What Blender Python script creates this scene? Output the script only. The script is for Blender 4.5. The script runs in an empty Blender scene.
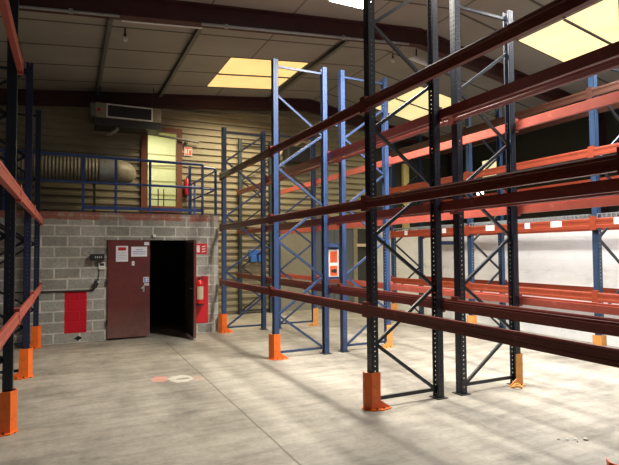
import bpy, math, random
from mathutils import Vector, Matrix
random.seed(7)
S = bpy.context.scene
COL = S.collection

# ------------------------------------------------------------------ camera
CAM_H = 1.6
yaw, pitch, roll, FPX = 0.448, 0.037, -0.007, 502.825
cy, sy, cp, sp = math.cos(yaw), math.sin(yaw), math.cos(pitch), math.sin(pitch)
Fv = Vector((sy*cp, cy*cp, sp)); Rv = Vector((cy, -sy, 0)); Uv = Rv.cross(Fv)
cr, sr = math.cos(roll), math.sin(roll)
R2 = cr*Rv + sr*Uv; U2 = -sr*Rv + cr*Uv
cd = bpy.data.cameras.new('camera'); cam = bpy.data.objects.new('camera', cd); COL.objects.link(cam)
cd.sensor_fit = 'HORIZONTAL'; cd.sensor_width = 36; cd.lens = 36*FPX/619
cd.clip_start = 0.05; cd.clip_end = 200
M3 = Matrix((R2, U2, -Fv)).transposed()
cam.matrix_world = Matrix.Translation((0, 0, CAM_H)) @ M3.to_4x4()
S.camera = cam

# ------------------------------------------------------------------ world, exposure, big lamps
w = bpy.data.worlds.new('world'); S.world = w; w.use_nodes = True
bg = w.node_tree.nodes['Background']; bg.inputs[0].default_value = (0.80, 0.86, 1.0, 1); bg.inputs[1].default_value = 0.16
S.view_settings.view_transform = 'Standard'; S.view_settings.look = 'None'
S.view_settings.gamma = 1.0; S.view_settings.use_curve_mapping = False
S.view_settings.exposure = 0.0

def area(name, loc, sx, sy_, power, color=(1, 0.93, 0.80), rot=(0, 0, 0), spread=180):
    l = bpy.data.lights.new(name, 'AREA'); l.shape = 'RECTANGLE'; l.size = sx; l.size_y = sy_
    l.energy = power; l.color = color; l.spread = math.radians(spread)
    o = bpy.data.objects.new(name, l); COL.objects.link(o); o.location = loc; o.rotation_euler = rot
    return o
# daylight falling through the rooflights
area('rooflight_amber', (3.75, 10.54, 5.38), 1.6, 1.8, 260, (1, .85, .58), spread=140)
area('rooflight_yellow', (8.35, 10.46, 5.22), 1.5, 1.8, 60, (1, .90, .66), (0, math.radians(9.6), 0), spread=125)
area('rooflight_pale', (8.35, 4.15, 5.22), 1.5, 4.6, 300, (.93, .97, 1), (0, math.radians(9.6), 0), spread=125)
# (x, y, z, length x, length y, watts) of the ceiling lamps; the fixtures are built further down
LAMPS = [(3.70, 5.75, 5.24, 0.56, 1.25, 380),
         (4.40, 4.40, 5.22, 0.62, 1.25, 130),  # added lamp above the view, fills the near floor
         (6.10, 3.90, 5.34, 0.62, 1.25, 255)]  # added lamp above the view, brightens right floor and white wall

# ------------------------------------------------------------------ helpers
def link(o, parent=None):
    COL.objects.link(o)
    if parent is not None: o.parent = parent
    return o
def tag(o, label=None, cat=None, group=None, kind=None):
    if label: o['label'] = label
    if cat: o['category'] = cat
    if group: o['group'] = group
    if kind: o['kind'] = kind
    return o
def empty(name, loc, label, cat, group=None, rz=0):
    o = bpy.data.objects.new(name, None); o.empty_display_size = .1; link(o)
    o.location = loc; o.rotation_euler = (0, 0, rz)
    return tag(o, label, cat, group)

class MB:
    def __init__(s): s.v = []; s.f = []
    def quadbox(s, c8):
        b = len(s.v); s.v += [tuple(p) for p in c8]
        for q in ((0,3,2,1),(4,5,6,7),(0,1,5,4),(1,2,6,5),(2,3,7,6),(3,0,4,7)): s.f.append(tuple(b+i for i in q))
        return s
    def box(s, x0, x1, y0, y1, z0, z1):
        return s.quadbox([(x0,y0,z0),(x1,y0,z0),(x1,y1,z0),(x0,y1,z0),(x0,y0,z1),(x1,y0,z1),(x1,y1,z1),(x0,y1,z1)])
    def obox(s, p, q, w_, h_, side=(0,1,0), off=(0,0)):
        p = Vector(p); q = Vector(q); d = (q-p).normalized()
        a = Vector(side); a = (a - d*a.dot(d)).normalized(); b = d.cross(a)
        o = a*off[0] + b*off[1]
        c = []
        for e in (p, q):
            for i, j in ((-1,-1),(1,-1),(1,1),(-1,1)): c.append(e + o + a*(i*w_/2) + b*(j*h_/2))
        return s.quadbox(c)
    def prism(s, prof, axis, a0, a1):
        # closed profile in the two other axes, extruded from a0 to a1 along axis
        n = len(prof); b = len(s.v)
        for a in (a0, a1):
            for (u, v) in prof:
                s.v.append({'x': (a,u,v), 'y': (u,a,v), 'z': (u,v,a)}[axis])
        for i in range(n):
            j = (i+1) % n; s.f.append((b+i, b+j, b+n+j, b+n+i))
        s.f.append(tuple(b+i for i in range(n-1,-1,-1))); s.f.append(tuple(b+n+i for i in range(n)))
        return s
    def tube(s, pts, r, n=10, caps=True):
        pts = [Vector(p) for p in pts]; rings = []
        rr = r if isinstance(r, (list, tuple)) else [r]*len(pts)
        prev = None
        for i, p in enumerate(pts):
            d = (pts[min(i+1, len(pts)-1)] - pts[max(i-1, 0)]).normalized()
            if prev is None:
                t = Vector((0,0,1)) if abs(d.z) < .9 else Vector((1,0,0))
                a = d.cross(t).normalized()
            else: a = (prev - d*prev.dot(d)).normalized()
            prev = a; b2 = d.cross(a); base = len(s.v)
            for k in range(n):
                t = 2*math.pi*k/n; s.v.append(tuple(p + a*(rr[i]*math.cos(t)) + b2*(rr[i]*math.sin(t))))
            rings.append(base)
        for i in range(len(pts)-1):
            for k in range(n):
                k2 = (k+1) % n; s.f.append((rings[i]+k, rings[i]+k2, rings[i+1]+k2, rings[i+1]+k))
        if caps:
            s.f.append(tuple(rings[0]+k for k in range(n-1,-1,-1))); s.f.append(tuple(rings[-1]+k for k in range(n)))
        return s
    def lathe(s, c, prof, n=20):
        c = Vector(c); rings = []
        for (r, z) in prof:
            b = len(s.v)
            for k in range(n):
                t = 2*math.pi*k/n; s.v.append((c.x+r*math.cos(t), c.y+r*math.sin(t), c.z+z))
            rings.append(b)
        for i in range(len(prof)-1):
            for k in range(n):
                k2 = (k+1) % n; s.f.append((rings[i]+k, rings[i]+k2, rings[i+1]+k2, rings[i+1]+k))
        s.f.append(tuple(rings[0]+k for k in range(n-1,-1,-1))); s.f.append(tuple(rings[-1]+k for k in range(n)))
        return s
    def build(s, name, mat, parent=None, origin=(0,0,0), smooth=False, bevel=0):
        me = bpy.data.meshes.new(name)
        o = Vector(origin)
        me.from_pydata([tuple(Vector(v)-o) for v in s.v], [], s.f); me.update()
        import bmesh
        bm = bmesh.new(); bm.from_mesh(me); bmesh.ops.recalc_face_normals(bm, faces=bm.faces); bm.to_mesh(me); bm.free()
        if smooth:
            for p in me.polygons: p.use_smooth = True
            try: me.set_sharp_from_angle(angle=math.radians(40))
            except Exception: pass
        me.materials.append(mat)
        ob = bpy.data.objects.new(name, me); link(ob)
        ob.location = o
        if parent is not None:
            ob.parent = parent
            ob.location = o - parent_world(parent)
        if bevel:
            m = ob.modifiers.new('bevel', 'BEVEL'); m.width = bevel; m.segments = 2; m.limit_method = 'ANGLE'
        return ob
def parent_world(p):
    l = Vector(p.location)
    while p.parent is not None:
        p = p.parent; l = l + p.location
    return l
def at_origin(mb, name, mat, origin, label=None, cat=None, group=None, **k):
    return tag(mb.build(name, mat, None, origin, **k), label, cat, group)

# ------------------------------------------------------------------ materials
def newmat(name):
    m = bpy.data.materials.new(name); m.use_nodes = True
    nt = m.node_tree; return m, nt, nt.nodes, nt.links, nt.nodes['Principled BSDF']
def ramp(N, L, src, stops):
    r = N.new('ShaderNodeValToRGB'); e = r.color_ramp.elements
    while len(e) < len(stops): e.new(.5)
    for k, (p, c) in enumerate(stops):
        e[k].position = p; e[k].color = (*c, 1) if len(c) == 3 else c
    L.new(src, r.inputs[0]); return r.outputs[0]
def mix(N, L, fac, a, b, mode='MIX'):
    m = N.new('ShaderNodeMix'); m.data_type = 'RGBA'; m.blend_type = mode
    for sock, val in ((m.inputs[0], fac), (m.inputs[6], a), (m.inputs[7], b)):
        if hasattr(val, 'links'): L.new(val, sock)
        elif isinstance(val, (int, float)): sock.default_value = val
        else: sock.default_value = (*val, 1)
    return m.outputs[2]
def math_(N, L, op, a, b=None, c=None):
    m = N.new('ShaderNodeMath'); m.operation = op
    for i, v in enumerate((a, b, c)):
        if v is None: continue
        if hasattr(v, 'links'): L.new(v, m.inputs[i])
        else: m.inputs[i].default_value = v
    return m.outputs[0]
def coords(N, L, scale=(1,1,1)):
    t = N.new('ShaderNodeTexCoord'); mp = N.new('ShaderNodeMapping'); mp.inputs['Scale'].default_value = scale
    L.new(t.outputs['Object'], mp.inputs[0]); return mp.outputs[0]
def noise(N, L, vec, scale, detail=4, rough=.55):
    n = N.new('ShaderNodeTexNoise'); n.inputs['Scale'].default_value = scale; n.inputs['Detail'].default_value = detail
    n.inputs['Roughness'].default_value = rough; L.new(vec, n.inputs['Vector']); return n.outputs['Fac']
def worn(name, col, wear=None, amount=.35, rough=.45, metal=0, scale=9, spec=.5):
    m, nt, N, L, B = newmat(name); v = coords(N, L)
    f = noise(N, L, v, scale, 6, .65)
    dark = tuple(c*.72 for c in col); wear = wear or tuple(min(1, c*1.25+.02) for c in col)
    c = ramp(N, L, f, [(.30, dark), (.5, col), (.62, col), (.62+amount*.5, wear)])
    L.new(c, B.inputs['Base Color']); B.inputs['Roughness'].default_value = rough; B.inputs['Metallic'].default_value = metal
    B.inputs['Specular IOR Level'].default_value = spec
    return m
def plain(name, col, rough=.5, metal=0, emit=0):
    m, nt, N, L, B = newmat(name)
    v = coords(N, L); f = noise(N, L, v, 14, 3)
    L.new(ramp(N, L, f, [(.3, tuple(c*.9 for c in col)), (.7, col)]), B.inputs['Base Color'])
    B.inputs['Roughness'].default_value = rough; B.inputs['Metallic'].default_value = metal
    if emit:
        B.inputs['Emission Color'].default_value = (*col, 1); B.inputs['Emission Strength'].default_value = emit
    return m
def line_mask(N, L, coord, period, width, offset=0.0):
    a = math_(N, L, 'ADD', coord, offset + period*1000)
    a = math_(N, L, 'MODULO', a, period)
    return math_(N, L, 'LESS_THAN', a, width)
def band(N, L, c, lo, hi):
    return math_(N, L, 'MULTIPLY', math_(N, L, 'GREATER_THAN', c, lo), math_(N, L, 'LESS_THAN', c, hi))
def perforated(name, col):
    """painted steel upright: slots punched through the front plate and round holes in the sides"""
    m = worn(name, col, wear=tuple(min(1, c*1.5+.03) for c in col), rough=.38, scale=7)
    nt = m.node_tree; N = nt.nodes; L = nt.links; B = N['Principled BSDF']; out = N['Material Output']
    t = N.new('ShaderNodeTexCoord'); s = N.new('ShaderNodeSeparateXYZ'); L.new(t.outputs['Object'], s.inputs[0])
    ax = math_(N, L, 'ABSOLUTE', s.outputs[0]); ay = math_(N, L, 'ABSOLUTE', s.outputs[1])
    front = math_(N, L, 'MULTIPLY', math_(N, L, 'GREATER_THAN', ax, .0355), band(N, L, ay, .016, .027))
    front = math_(N, L, 'MULTIPLY', front, line_mask(N, L, s.outputs[2], .05, .019))
    side = math_(N, L, 'MULTIPLY', math_(N, L, 'GREATER_THAN', ay, .0405), band(N, L, ax, -.001, .006))
    side = math_(N, L, 'MULTIPLY', side, line_mask(N, L, s.outputs[2], .05, .013, .025))
    hole = math_(N, L, 'MAXIMUM', front, side)
    tr = N.new('ShaderNodeBsdfTransparent'); mx = N.new('ShaderNodeMixShader')
    L.new(hole, mx.inputs[0]); L.new(B.outputs[0], mx.inputs[1]); L.new(tr.outputs[0], mx.inputs[2]); L.new(mx.outputs[0], out.inputs[0])
    return m
M = {}
M['blue'] = perforated('blue_upright', (.030, .060, .150))
M['navy'] = perforated('navy_upright', (.008, .012, .024))
M['cblue'] = perforated('deep_blue_upright', (.020, .046, .10))
M['night'] = perforated('night_blue_upright', (.012, .017, .048))
M['shaded'] = perforated('shaded_upright', (.035, .05, .06))  # far end frame: shade near the back wall put into the colour
M['brace_blue'] = worn('blue_brace', (.032, .056, .13), rough=.35)
M['brace_navy'] = worn('navy_brace', (.012, .015, .024), wear=(.09, .10, .12), rough=.35)
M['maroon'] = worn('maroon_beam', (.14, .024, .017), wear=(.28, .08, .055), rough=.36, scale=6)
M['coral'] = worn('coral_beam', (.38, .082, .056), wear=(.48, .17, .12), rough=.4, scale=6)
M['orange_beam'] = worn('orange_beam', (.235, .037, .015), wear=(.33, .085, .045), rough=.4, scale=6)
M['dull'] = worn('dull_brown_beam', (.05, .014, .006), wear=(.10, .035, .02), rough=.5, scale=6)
M['guard'] = worn('orange_guard', (.78, .145, .014), wear=(.72, .26, .08), rough=.42, scale=11)
M['guard_old'] = worn('faded_orange_guard', (.62, .27, .06), wear=(.60, .40, .18), rough=.55, scale=11)
M['rail'] = worn('rail_blue', (.025, .06, .22), rough=.4)
M['galv'] = worn('galvanised', (.33, .34, .34), rough=.42, metal=.5)
M['oldmetal'] = worn('grey_metal', (.17, .17, .15), rough=.5, metal=.3)
M['black'] = plain('black_plastic', (.012, .012, .012), .5)
M['dark'] = plain('dark_metal', (.02, .02, .02), .5)
M['white'] = plain('white_paint', (.72, .72, .69), .5)
M['cream'] = plain('cream', (.62, .52, .36), .5)
M['beige'] = worn('beige_casing', (.23, .205, .145), rough=.5)
M['red'] = plain('red_paint', (.55, .012, .02), .4)
M['fired'] = plain('extinguisher_red', (.62, .02, .02), .25)
M['doorred'] = None
M['steelred'] = worn('red_primer_steel', (.055, .013, .014), wear=(.085, .024, .021), rough=.55, scale=3)
M['tube'] = plain('lamp_tube', (1, .97, .92), .4, emit=12)
M['paper'] = plain('paper', (.80, .82, .88), .7)
M['ink'] = plain('blue_ink', (.25, .34, .62), .7)
M['grey_ink'] = plain('grey_ink', (.42, .42, .42), .7)
M['sign_orange'] = plain('sign_orange', (.75, .10, .02), .5)
M['sky_blue'] = plain('box_blue', (.03, .12, .42), .5)
M['yellow'] = plain('pale_yellow', (.75, .62, .28), .6)
M['brown'] = worn('brown_frame', (.15, .042, .018), rough=.5)
M['stone'] = plain('rubble', (.55, .52, .45), .9)

def mat_floor():
    m, nt, N, L, B = newmat('concrete_floor')
    v = coords(N, L); vs = coords(N, L, (1.0, .35, 1)); vx = coords(N, L, (.35, 1.6, 1))
    a = noise(N, L, v, .55, 5, .6); b = noise(N, L, vs, 3.0, 6, .65); c = noise(N, L, v, 22, 5, .7); d = noise(N, L, vx, 4.2, 5, .7)
    base = ramp(N, L, a, [(.30, (.265, .242, .20)), (.45, (.375, .346, .288)), (.6, (.425, .393, .33)), (.74, (.48, .448, .38))])
    base = mix(N, L, .55, base, ramp(N, L, b, [(.32, (.42, .41, .40)), (.55, (.62, .61, .60)), (.75, (.80, .79, .77))]), 'MULTIPLY')
    base = mix(N, L, .55, base, ramp(N, L, d, [(.36, (.45, .45, .46)), (.56, (1, 1, 1))]), 'MULTIPLY')
    e = noise(N, L, v, 1.3, 7, .72)
    base = mix(N, L, .6, base, ramp(N, L, e, [(.36, (.50, .49, .48)), (.50, (1, 1, 1)), (.66, (1.12, 1.11, 1.09))]), 'MULTIPLY')
    base = mix(N, L, .35, base, ramp(N, L, c, [(.33, (.55, .54, .53)), (.55, (1, 1, 1))]), 'MULTIPLY')
    t = N.new('ShaderNodeTexCoord'); s = N.new('ShaderNodeSeparateXYZ'); L.new(t.outputs['Object'], s.inputs[0])
    X, Y = s.outputs[0], s.outputs[1]
    wob = math_(N, L, 'MULTIPLY', math_(N, L, 'SUBTRACT', noise(N, L, v, 1.2, 3), .5), .03)
    # saw-cut joints
    j = band(N, L, math_(N, L, 'ADD', X, wob), 1.576, 1.596)
    j = math_(N, L, 'MULTIPLY', j, math_(N, L, 'LESS_THAN', Y, 9.2))
    j2 = band(N, L, math_(N, L, 'ADD', Y, wob), 5.79, 5.805)
    j2 = math_(N, L, 'MULTIPLY', j2, math_(N, L, 'GREATER_THAN', X, 1.6))
    base = mix(N, L, math_(N, L, 'MULTIPLY', j, .75), base, (.09, .08, .06))
    base = mix(N, L, math_(N, L, 'MULTIPLY', j2, .45), base, (.13, .115, .09))
    # ragged darker band along the foot of the rack
    n2 = noise(N, L, coords(N, L, (1, .6, 1)), 2.6, 5, .65)
    dx = math_(N, L, 'ABSOLUTE', math_(N, L, 'SUBTRACT', math_(N, L, 'ADD', X, math_(N, L, 'MULTIPLY', math_(N, L, 'SUBTRACT', n2, .5), .5)), 2.60))
    foot_band = math_(N, L, 'SUBTRACT', 1, math_(N, L, 'DIVIDE', dx, .24)); foot_band = math_(N, L, 'MAXIMUM', foot_band, 0)
    foot_band = math_(N, L, 'MULTIPLY', foot_band, .55)
    base = mix(N, L, foot_band, base, (.13, .115, .095))
    # paint marks
    def blob(x0, y0, rx, ry):
        dx_ = math_(N, L, 'DIVIDE', math_(N, L, 'SUBTRACT', X, x0), rx); dy_ = math_(N, L, 'DIVIDE', math_(N, L, 'SUBTRACT', Y, y0), ry)
        r = math_(N, L, 'ADD', math_(N, L, 'MULTIPLY', dx_, dx_), math_(N, L, 'MULTIPLY', dy_, dy_))
        r = math_(N, L, 'ADD', r, math_(N, L, 'MULTIPLY', math_(N, L, 'SUBTRACT', noise(N, L, v, 14, 4), .5), 1.6))
        return math_(N, L, 'LESS_THAN', r, .8)
    base = mix(N, L, math_(N, L, 'MULTIPLY', blob(1.06, 6.60, .11, .17), .45), base, (.72, .26, .20))
    wh = math_(N, L, 'SUBTRACT', blob(1.30, 6.50, .17, .20), blob(1.33, 6.49, .09, .05)); wh = math_(N, L, 'MAXIMUM', wh, 0)
    base = mix(N, L, math_(N, L, 'MULTIPLY', wh, .36), base, (.78, .76, .66))
    base = mix(N, L, math_(N, L, 'MULTIPLY', blob(1.50, 6.42, .09, .16), .2), base, (.66, .34, .27))
    L.new(base, B.inputs['Base Color'])
    L.new(ramp(N, L, b, [(.3, (.62,)*3), (.7, (.45,)*3)]), B.inputs['Roughness'])
    B.inputs['Specular IOR Level'].default_value = .35
    bp = N.new('ShaderNodeBump'); bp.inputs['Strength'].default_value = .12; bp.inputs['Distance'].default_value = .02
    L.new(c, bp.inputs['Height']); L.new(bp.outputs[0], B.inputs['Normal'])
    return m
def mat_blocks(name, col1, col2, mortar, axis='x', red=False, bw=.42, bh=.19):
    m, nt, N, L, B = newmat(name)
    t = N.new('ShaderNodeTexCoord'); s = N.new('ShaderNodeSeparateXYZ'); L.new(t.outputs['Object'], s.inputs[0])
    cmb = N.new('ShaderNodeCombineXYZ'); L.new(s.outputs[0 if axis == 'x' else 1], cmb.inputs[0]); L.new(s.outputs[2], cmb.inputs[1])
    br = N.new('ShaderNodeTexBrick'); L.new(cmb.outputs[0], br.inputs['Vector'])
    br.inputs['Color1'].default_value = (*col1, 1); br.inputs['Color2'].default_value = (*col2, 1); br.inputs['Mortar'].default_value = (*mortar, 1)
    br.inputs['Scale'].default_value = 1; br.inputs['Mortar Size'].default_value = .018; br.inputs['Mortar Smooth'].default_value = .4
    br.inputs['Brick Width'].default_value = bw; br.inputs['Row Height'].default_value = bh; br.inputs['Bias'].default_value = .1
    v = coords(N, L); a = noise(N, L, v, 2.2, 6, .65); c = noise(N, L, v, 26, 4, .7); d = noise(N, L, v, 5.5, 5, .7)
    base = mix(N, L, .6, br.outputs['Color'], ramp(N, L, a, [(.3, (.48, .47, .45)), (.62, (1, 1, 1))]), 'MULTIPLY')
    base = mix(N, L, .5, base, ramp(N, L, c, [(.32, (.5, .5, .5)), (.58, (1, 1, 1))]), 'MULTIPLY')
    base = mix(N, L, ramp(N, L, d, [(.60, (0, 0, 0)), (.72, (.55, .55, .55))]), base, mortar)
    if red:
        X, Z = s.outputs[0], s.outputs[2]
        jit = math_(N, L, 'MULTIPLY', math_(N, L, 'SUBTRACT', noise(N, L, v, 9, 3), .5), .02)
        patch = math_(N, L, 'MULTIPLY', band(N, L, math_(N, L, 'ADD', X, jit), -.045, .315), band(N, L, math_(N, L, 'ADD', Z, jit), .17, .915))
        base = mix(N, L, patch, base, mix(N, L, .18, (.52, .012, .026), br.outputs['Color'], 'OVERLAY'))
        top = band(N, L, math_(N, L, 'ADD', Z, math_(N, L, 'MULTIPLY', math_(N, L, 'SUBTRACT', d, .5), .10)), 2.20, 2.40)
        top = math_(N, L, 'MULTIPLY', top, ramp(N, L, a, [(.36, (0,)*3), (.5, (.85,)*3)]))
        base = mix(N, L, top, base, (.30, .085, .055))
        chip = math_(N, L, 'LESS_THAN', math_(N, L, 'ADD', math_(N, L, 'ADD', math_(N, L, 'ABSOLUTE', math_(N, L, 'SUBTRACT', X, .18)), math_(N, L, 'MULTIPLY', math_(N, L, 'ABSOLUTE', math_(N, L, 'SUBTRACT', Z, .075)), 1.6)), math_(N, L, 'MULTIPLY', c, .06)), .10)
        base = mix(N, L, chip, base, (.01, .01, .01))
        pale = math_(N, L, 'MULTIPLY', math_(N, L, 'GREATER_THAN', X, 2.60), .45)
        base = mix(N, L, pale, base, (.58, .56, .50))
        stain = math_(N, L, 'MULTIPLY', band(N, L, math_(N, L, 'ADD', X, math_(N, L, 'MULTIPLY', jit, 2)), 2.57, 2.64), ramp(N, L, d, [(.35, (.2,)*3), (.6, (.7,)*3)]))
        base = mix(N, L, stain, base, (.12, .085, .065))
    L.new(base, B.inputs['Base Color']); B.inputs['Roughness'].default_value = .85
    B.inputs['Specular IOR Level'].default_value = .2
    bp = N.new('ShaderNodeBump'); bp.inputs['Strength'].default_value = .5; bp.inputs['Distance'].default_value = .015
    L.new(math_(N, L, 'SUBTRACT', math_(N, L, 'MULTIPLY', c, .4), br.outputs['Fac']), bp.inputs['Height']); L.new(bp.outputs[0], B.inputs['Normal'])
    return m
def mat_ceiling():
    m, nt, N, L, B = newmat('ceiling_panels')
    t = N.new('ShaderNodeTexCoord'); s = N.new('ShaderNodeSeparateXYZ'); L.new(t.outputs['Object'], s.inputs[0])
    v = coords(N, L); a = noise(N, L, v, .8, 4)
    base = ramp(N, L, a, [(.3, (.28, .26, .225)), (.7, (.35, .33, .29))])
    seam = line_mask(N, L, s.outputs[1], .985, .05, -9.555+.025)
    base = mix(N, L, math_(N, L, 'MULTIPLY', seam, .88), base, (.035, .03, .022))
    jx = line_mask(N, L, s.outputs[0], 1.36, .035, -1.93)
    base = mix(N, L, math_(N, L, 'MULTIPLY', jx, .7), base, (.06, .05, .035))
    L.new(base, B.inputs['Base Color']); B.inputs['Roughness'].default_value = .55; B.inputs['Specular IOR Level'].default_value = .35
    return m
def mat_clad(name, col, rough=.45):
    m, nt, N, L, B = newmat(name)
    v = coords(N, L, (1, 1, 3)); a = noise(N, L, v, 1.6, 5, .6)
    L.new(ramp(N, L, a, [(.3, tuple(c*.75 for c in col)), (.7, col)]), B.inputs['Base Color'])
    B.inputs['Roughness'].default_value = rough; B.inputs['Metallic'].default_value = .15
    return m
def mat_white_wall():
    m, nt, N, L, B = newmat('white_blocks')
    t = N.new('ShaderNodeTexCoord'); s = N.new('ShaderNodeSeparateXYZ'); L.new(t.outputs['Object'], s.inputs[0])
    cmb = N.new('ShaderNodeCombineXYZ'); L.new(s.outputs[1], cmb.inputs[0]); L.new(s.outputs[2], cmb.inputs[1])
    br = N.new('ShaderNodeTexBrick'); L.new(cmb.outputs[0], br.inputs['Vector'])
    br.inputs['Color1'].default_value = (.84, .87, .90, 1); br.inputs['Color2'].default_value = (.82, .85, .88, 1); br.inputs['Mortar'].default_value = (.80, .83, .855, 1)
    br.inputs['Scale'].default_value = 1; br.inputs['Mortar Size'].default_value = .010; br.inputs['Brick Width'].default_value = .5; br.inputs['Row Height'].default_value = .2
    v = coords(N, L, (1, .5, 1.4)); a = noise(N, L, v, 3.4, 7, .72)
    base = mix(N, L, .8, br.outputs['Color'], ramp(N, L, a, [(.28, (.60, .60, .60)), (.42, (.92, .92, .92)), (.6, (1, 1, 1))]), 'MULTIPLY')
    grime = math_(N, L, 'MULTIPLY', band(N, L, math_(N, L, 'ADD', s.outputs[2], math_(N, L, 'MULTIPLY', a, .6)), 1.10, 1.42), .4)
    base = mix(N, L, math_(N, L, 'MULTIPLY', grime, .5), base, (.62, .60, .56))
    L.new(base, B.inputs['Base Color']); B.inputs['Roughness'].default_value = .8
    return m
def mat_door():
    m, nt, N, L, B = newmat('oxblood_door')
    t = N.new('ShaderNodeTexCoord'); s = N.new('ShaderNodeSeparateXYZ'); L.new(t.outputs['Object'], s.inputs[0])
    v = coords(N, L); a = noise(N, L, v, 3.0, 6, .65); c = noise(N, L, v, 9, 5, .7)
    base = ramp(N, L, a, [(.3, (.085, .014, .013)), (.6, (.13, .022, .019)), (.8, (.16, .033, .027))])
    low = math_(N, L, 'SUBTRACT', .62, s.outputs[2]); low = math_(N, L, 'MAXIMUM', math_(N, L, 'MULTIPLY', low, 1.7), 0)
    low = math_(N, L, 'MINIMUM', math_(N, L, 'MULTIPLY', low, c), .75)
    base = mix(N, L, low, base, (.24, .15, .125))
    L.new(base, B.inputs['Base Color']); B.inputs['Roughness'].default_value = .42
    return m
def mat_sky(name, col, strength):
    m, nt, N, L, B = newmat(name)
    v = coords(N, L, (1, .5, 1)); a = noise(N, L, v, 2.5, 5, .6)
    c = ramp(N, L, a, [(.3, tuple(x*.82 for x in col)), (.7, col)])
    L.new(c, B.inputs['Base Color']); L.new(c, B.inputs['Emission Color']); B.inputs['Emission Strength'].default_value = strength
    return m
M['floor'] = mat_floor()
M['blocks'] = mat_blocks('grey_blocks', (.46, .445, .395), (.32, .31, .275), (.66, .64, .57), red=True)
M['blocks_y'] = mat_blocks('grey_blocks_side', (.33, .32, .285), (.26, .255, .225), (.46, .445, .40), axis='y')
M['ceil'] = mat_ceiling()
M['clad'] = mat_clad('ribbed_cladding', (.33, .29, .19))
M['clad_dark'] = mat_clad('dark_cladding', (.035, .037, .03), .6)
M['white_wall'] = mat_white_wall()
M['door'] = mat_door()
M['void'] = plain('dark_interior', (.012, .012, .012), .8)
M['sky_amber'] = mat_sky('amber_rooflight', (1.0, .66, .25), 1.12)
M['sky_pale'] = mat_sky('pale_rooflight', (1.0, .84, .47), 1.15)
M['sky_yellow'] = mat_sky('yellow_rooflight', (1.0, .82, .40), 1.0)
M['plain_door'] = plain('plain_beige', (.23, .215, .16), .6)
M['greydoor'] = plain('grey_folding_door', (.10, .115, .125), .5)
M['room'] = plain('pale_room', (.70, .70, .46), .7)
M['roomdark'] = plain('room_line', (.40, .36, .17), .7)

# ------------------------------------------------------------------ setting
XL, XR, YB, YN = -4.2, 11.2, 12.5, -4.0
RIDGE = 5.9
def zc(x): return 5.19+.095*x if x < RIDGE else 5.19+.095*RIDGE-.17*(x-RIDGE)
def struct(mb, name, mat, parent=None, origin=(0,0,0), **k):
    o = mb.build(name, mat, parent, origin, **k)
    if parent is None: o['kind'] = 'structure'
    return o
struct(MB().box(XL-.2, XR+.2, YN-2, YB+.3, -.2, 0), 'floor', M['floor'])
# roof: two slopes of insulated panels, with openings for the rooflights
def slope(mb, x0, x1, y0, y1, t=.08):
    mb.quadbox([(x0,y0,zc(x0)),(x1,y0,zc(x1)),(x1,y1,zc(x1)),(x0,y1,zc(x0)),(x0,y0,zc(x0)+t),(x1,y0,zc(x1)+t),(x1,y1,zc(x1)+t),(x0,y1,zc(x0)+t)])
LIGHTS_L = [(2.9, 4.6, 9.58, 11.50)]
LIGHTS_R = [(7.5, 9.2, 9.48, 11.45), (7.5, 9.2, 1.70, 6.60)]
c = MB()
slope(c, XL, 2.9, YN, YB); slope(c, 2.9, 4.6, YN, 9.58); slope(c, 2.9, 4.6, 11.5, YB); slope(c, 4.6, RIDGE, YN, YB)
slope(c, RIDGE, 7.5, YN, YB); slope(c, 9.2, XR, YN, YB)
slope(c, 7.5, 9.2, YN, 1.7); slope(c, 7.5, 9.2, 6.6, 9.48); slope(c, 7.5, 9.2, 11.45, YB)
struct(c, 'ceiling', M['ceil'])
for n, ((x0, x1, y0, y1), mt) in enumerate(zip(LIGHTS_L+LIGHTS_R, ('sky_amber', 'sky_yellow', 'sky_pale'))):
    p = MB(); slope(p, x0, x1, y0, y1, .03)
    o = struct(p, 'window_%d' % (n+2), M[mt])
    bars = MB()
    k = y0 + .985
    while k < y1-.3:
        bars.obox((x0, k, zc(x0)-.012), (x1, k, zc(x1)-.012), .045, .02, (0,1,0)); k += .985
    bars.build('glazing_bar', M['oldmetal'], o)
# side and back walls (horizontally ribbed steel)
def ribbed(mb, x0, x1, z0, z1, y, pitch=.165, d=.042):
    z = math.floor(z0/pitch)*pitch
    while z < z1-1e-6:
        zs = [(z, 0), (z+.07, 0), (z+.085, d), (z+.15, d), (z+.165, 0)]
        for (a, b) in zip(zs[:-1], zs[1:]):
            a0, b0 = max(min(a[0], z1), z0), max(min(b[0], z1), z0)
            if b0-a0 < 1e-5: continue
            base = len(mb.v)
            mb.v += [(x0, y-a[1], a0), (x1, y-a[1], a0), (x1, y-b[1], b0), (x0, y-b[1], b0)]
            mb.f.append((base, base+1, base+2, base+3))
        z += pitch
WX0, WX1, WZ0, WZ1 = 1.66, 2.42, 2.62, 4.54
b = MB()
ribbed(b, XL, WX0, 2.2, 5.8, YB); ribbed(b, WX0, WX1, WZ1, 5.8, YB); ribbed(b, WX0, WX1, 2.2, WZ0, YB)
ribbed(b, WX1, 5.12, 0, 5.8, YB); ribbed(b, 6.15, 7.38, 2.2, 5.8, YB); ribbed(b, 5.12, 6.15, 2.2, 5.8, YB); ribbed(b, 7.38, 8.1, 2.2, 5.8, YB)
struct(b, 'wall_back', M['clad'])
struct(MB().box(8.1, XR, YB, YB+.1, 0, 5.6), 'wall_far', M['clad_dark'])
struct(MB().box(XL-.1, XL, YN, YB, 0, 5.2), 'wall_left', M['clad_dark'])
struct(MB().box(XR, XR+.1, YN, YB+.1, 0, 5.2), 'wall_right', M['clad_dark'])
struct(MB().box(8.10, 8.28, YN, YB, 0, 2.14), 'wall_partition', M['white_wall'])
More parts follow.
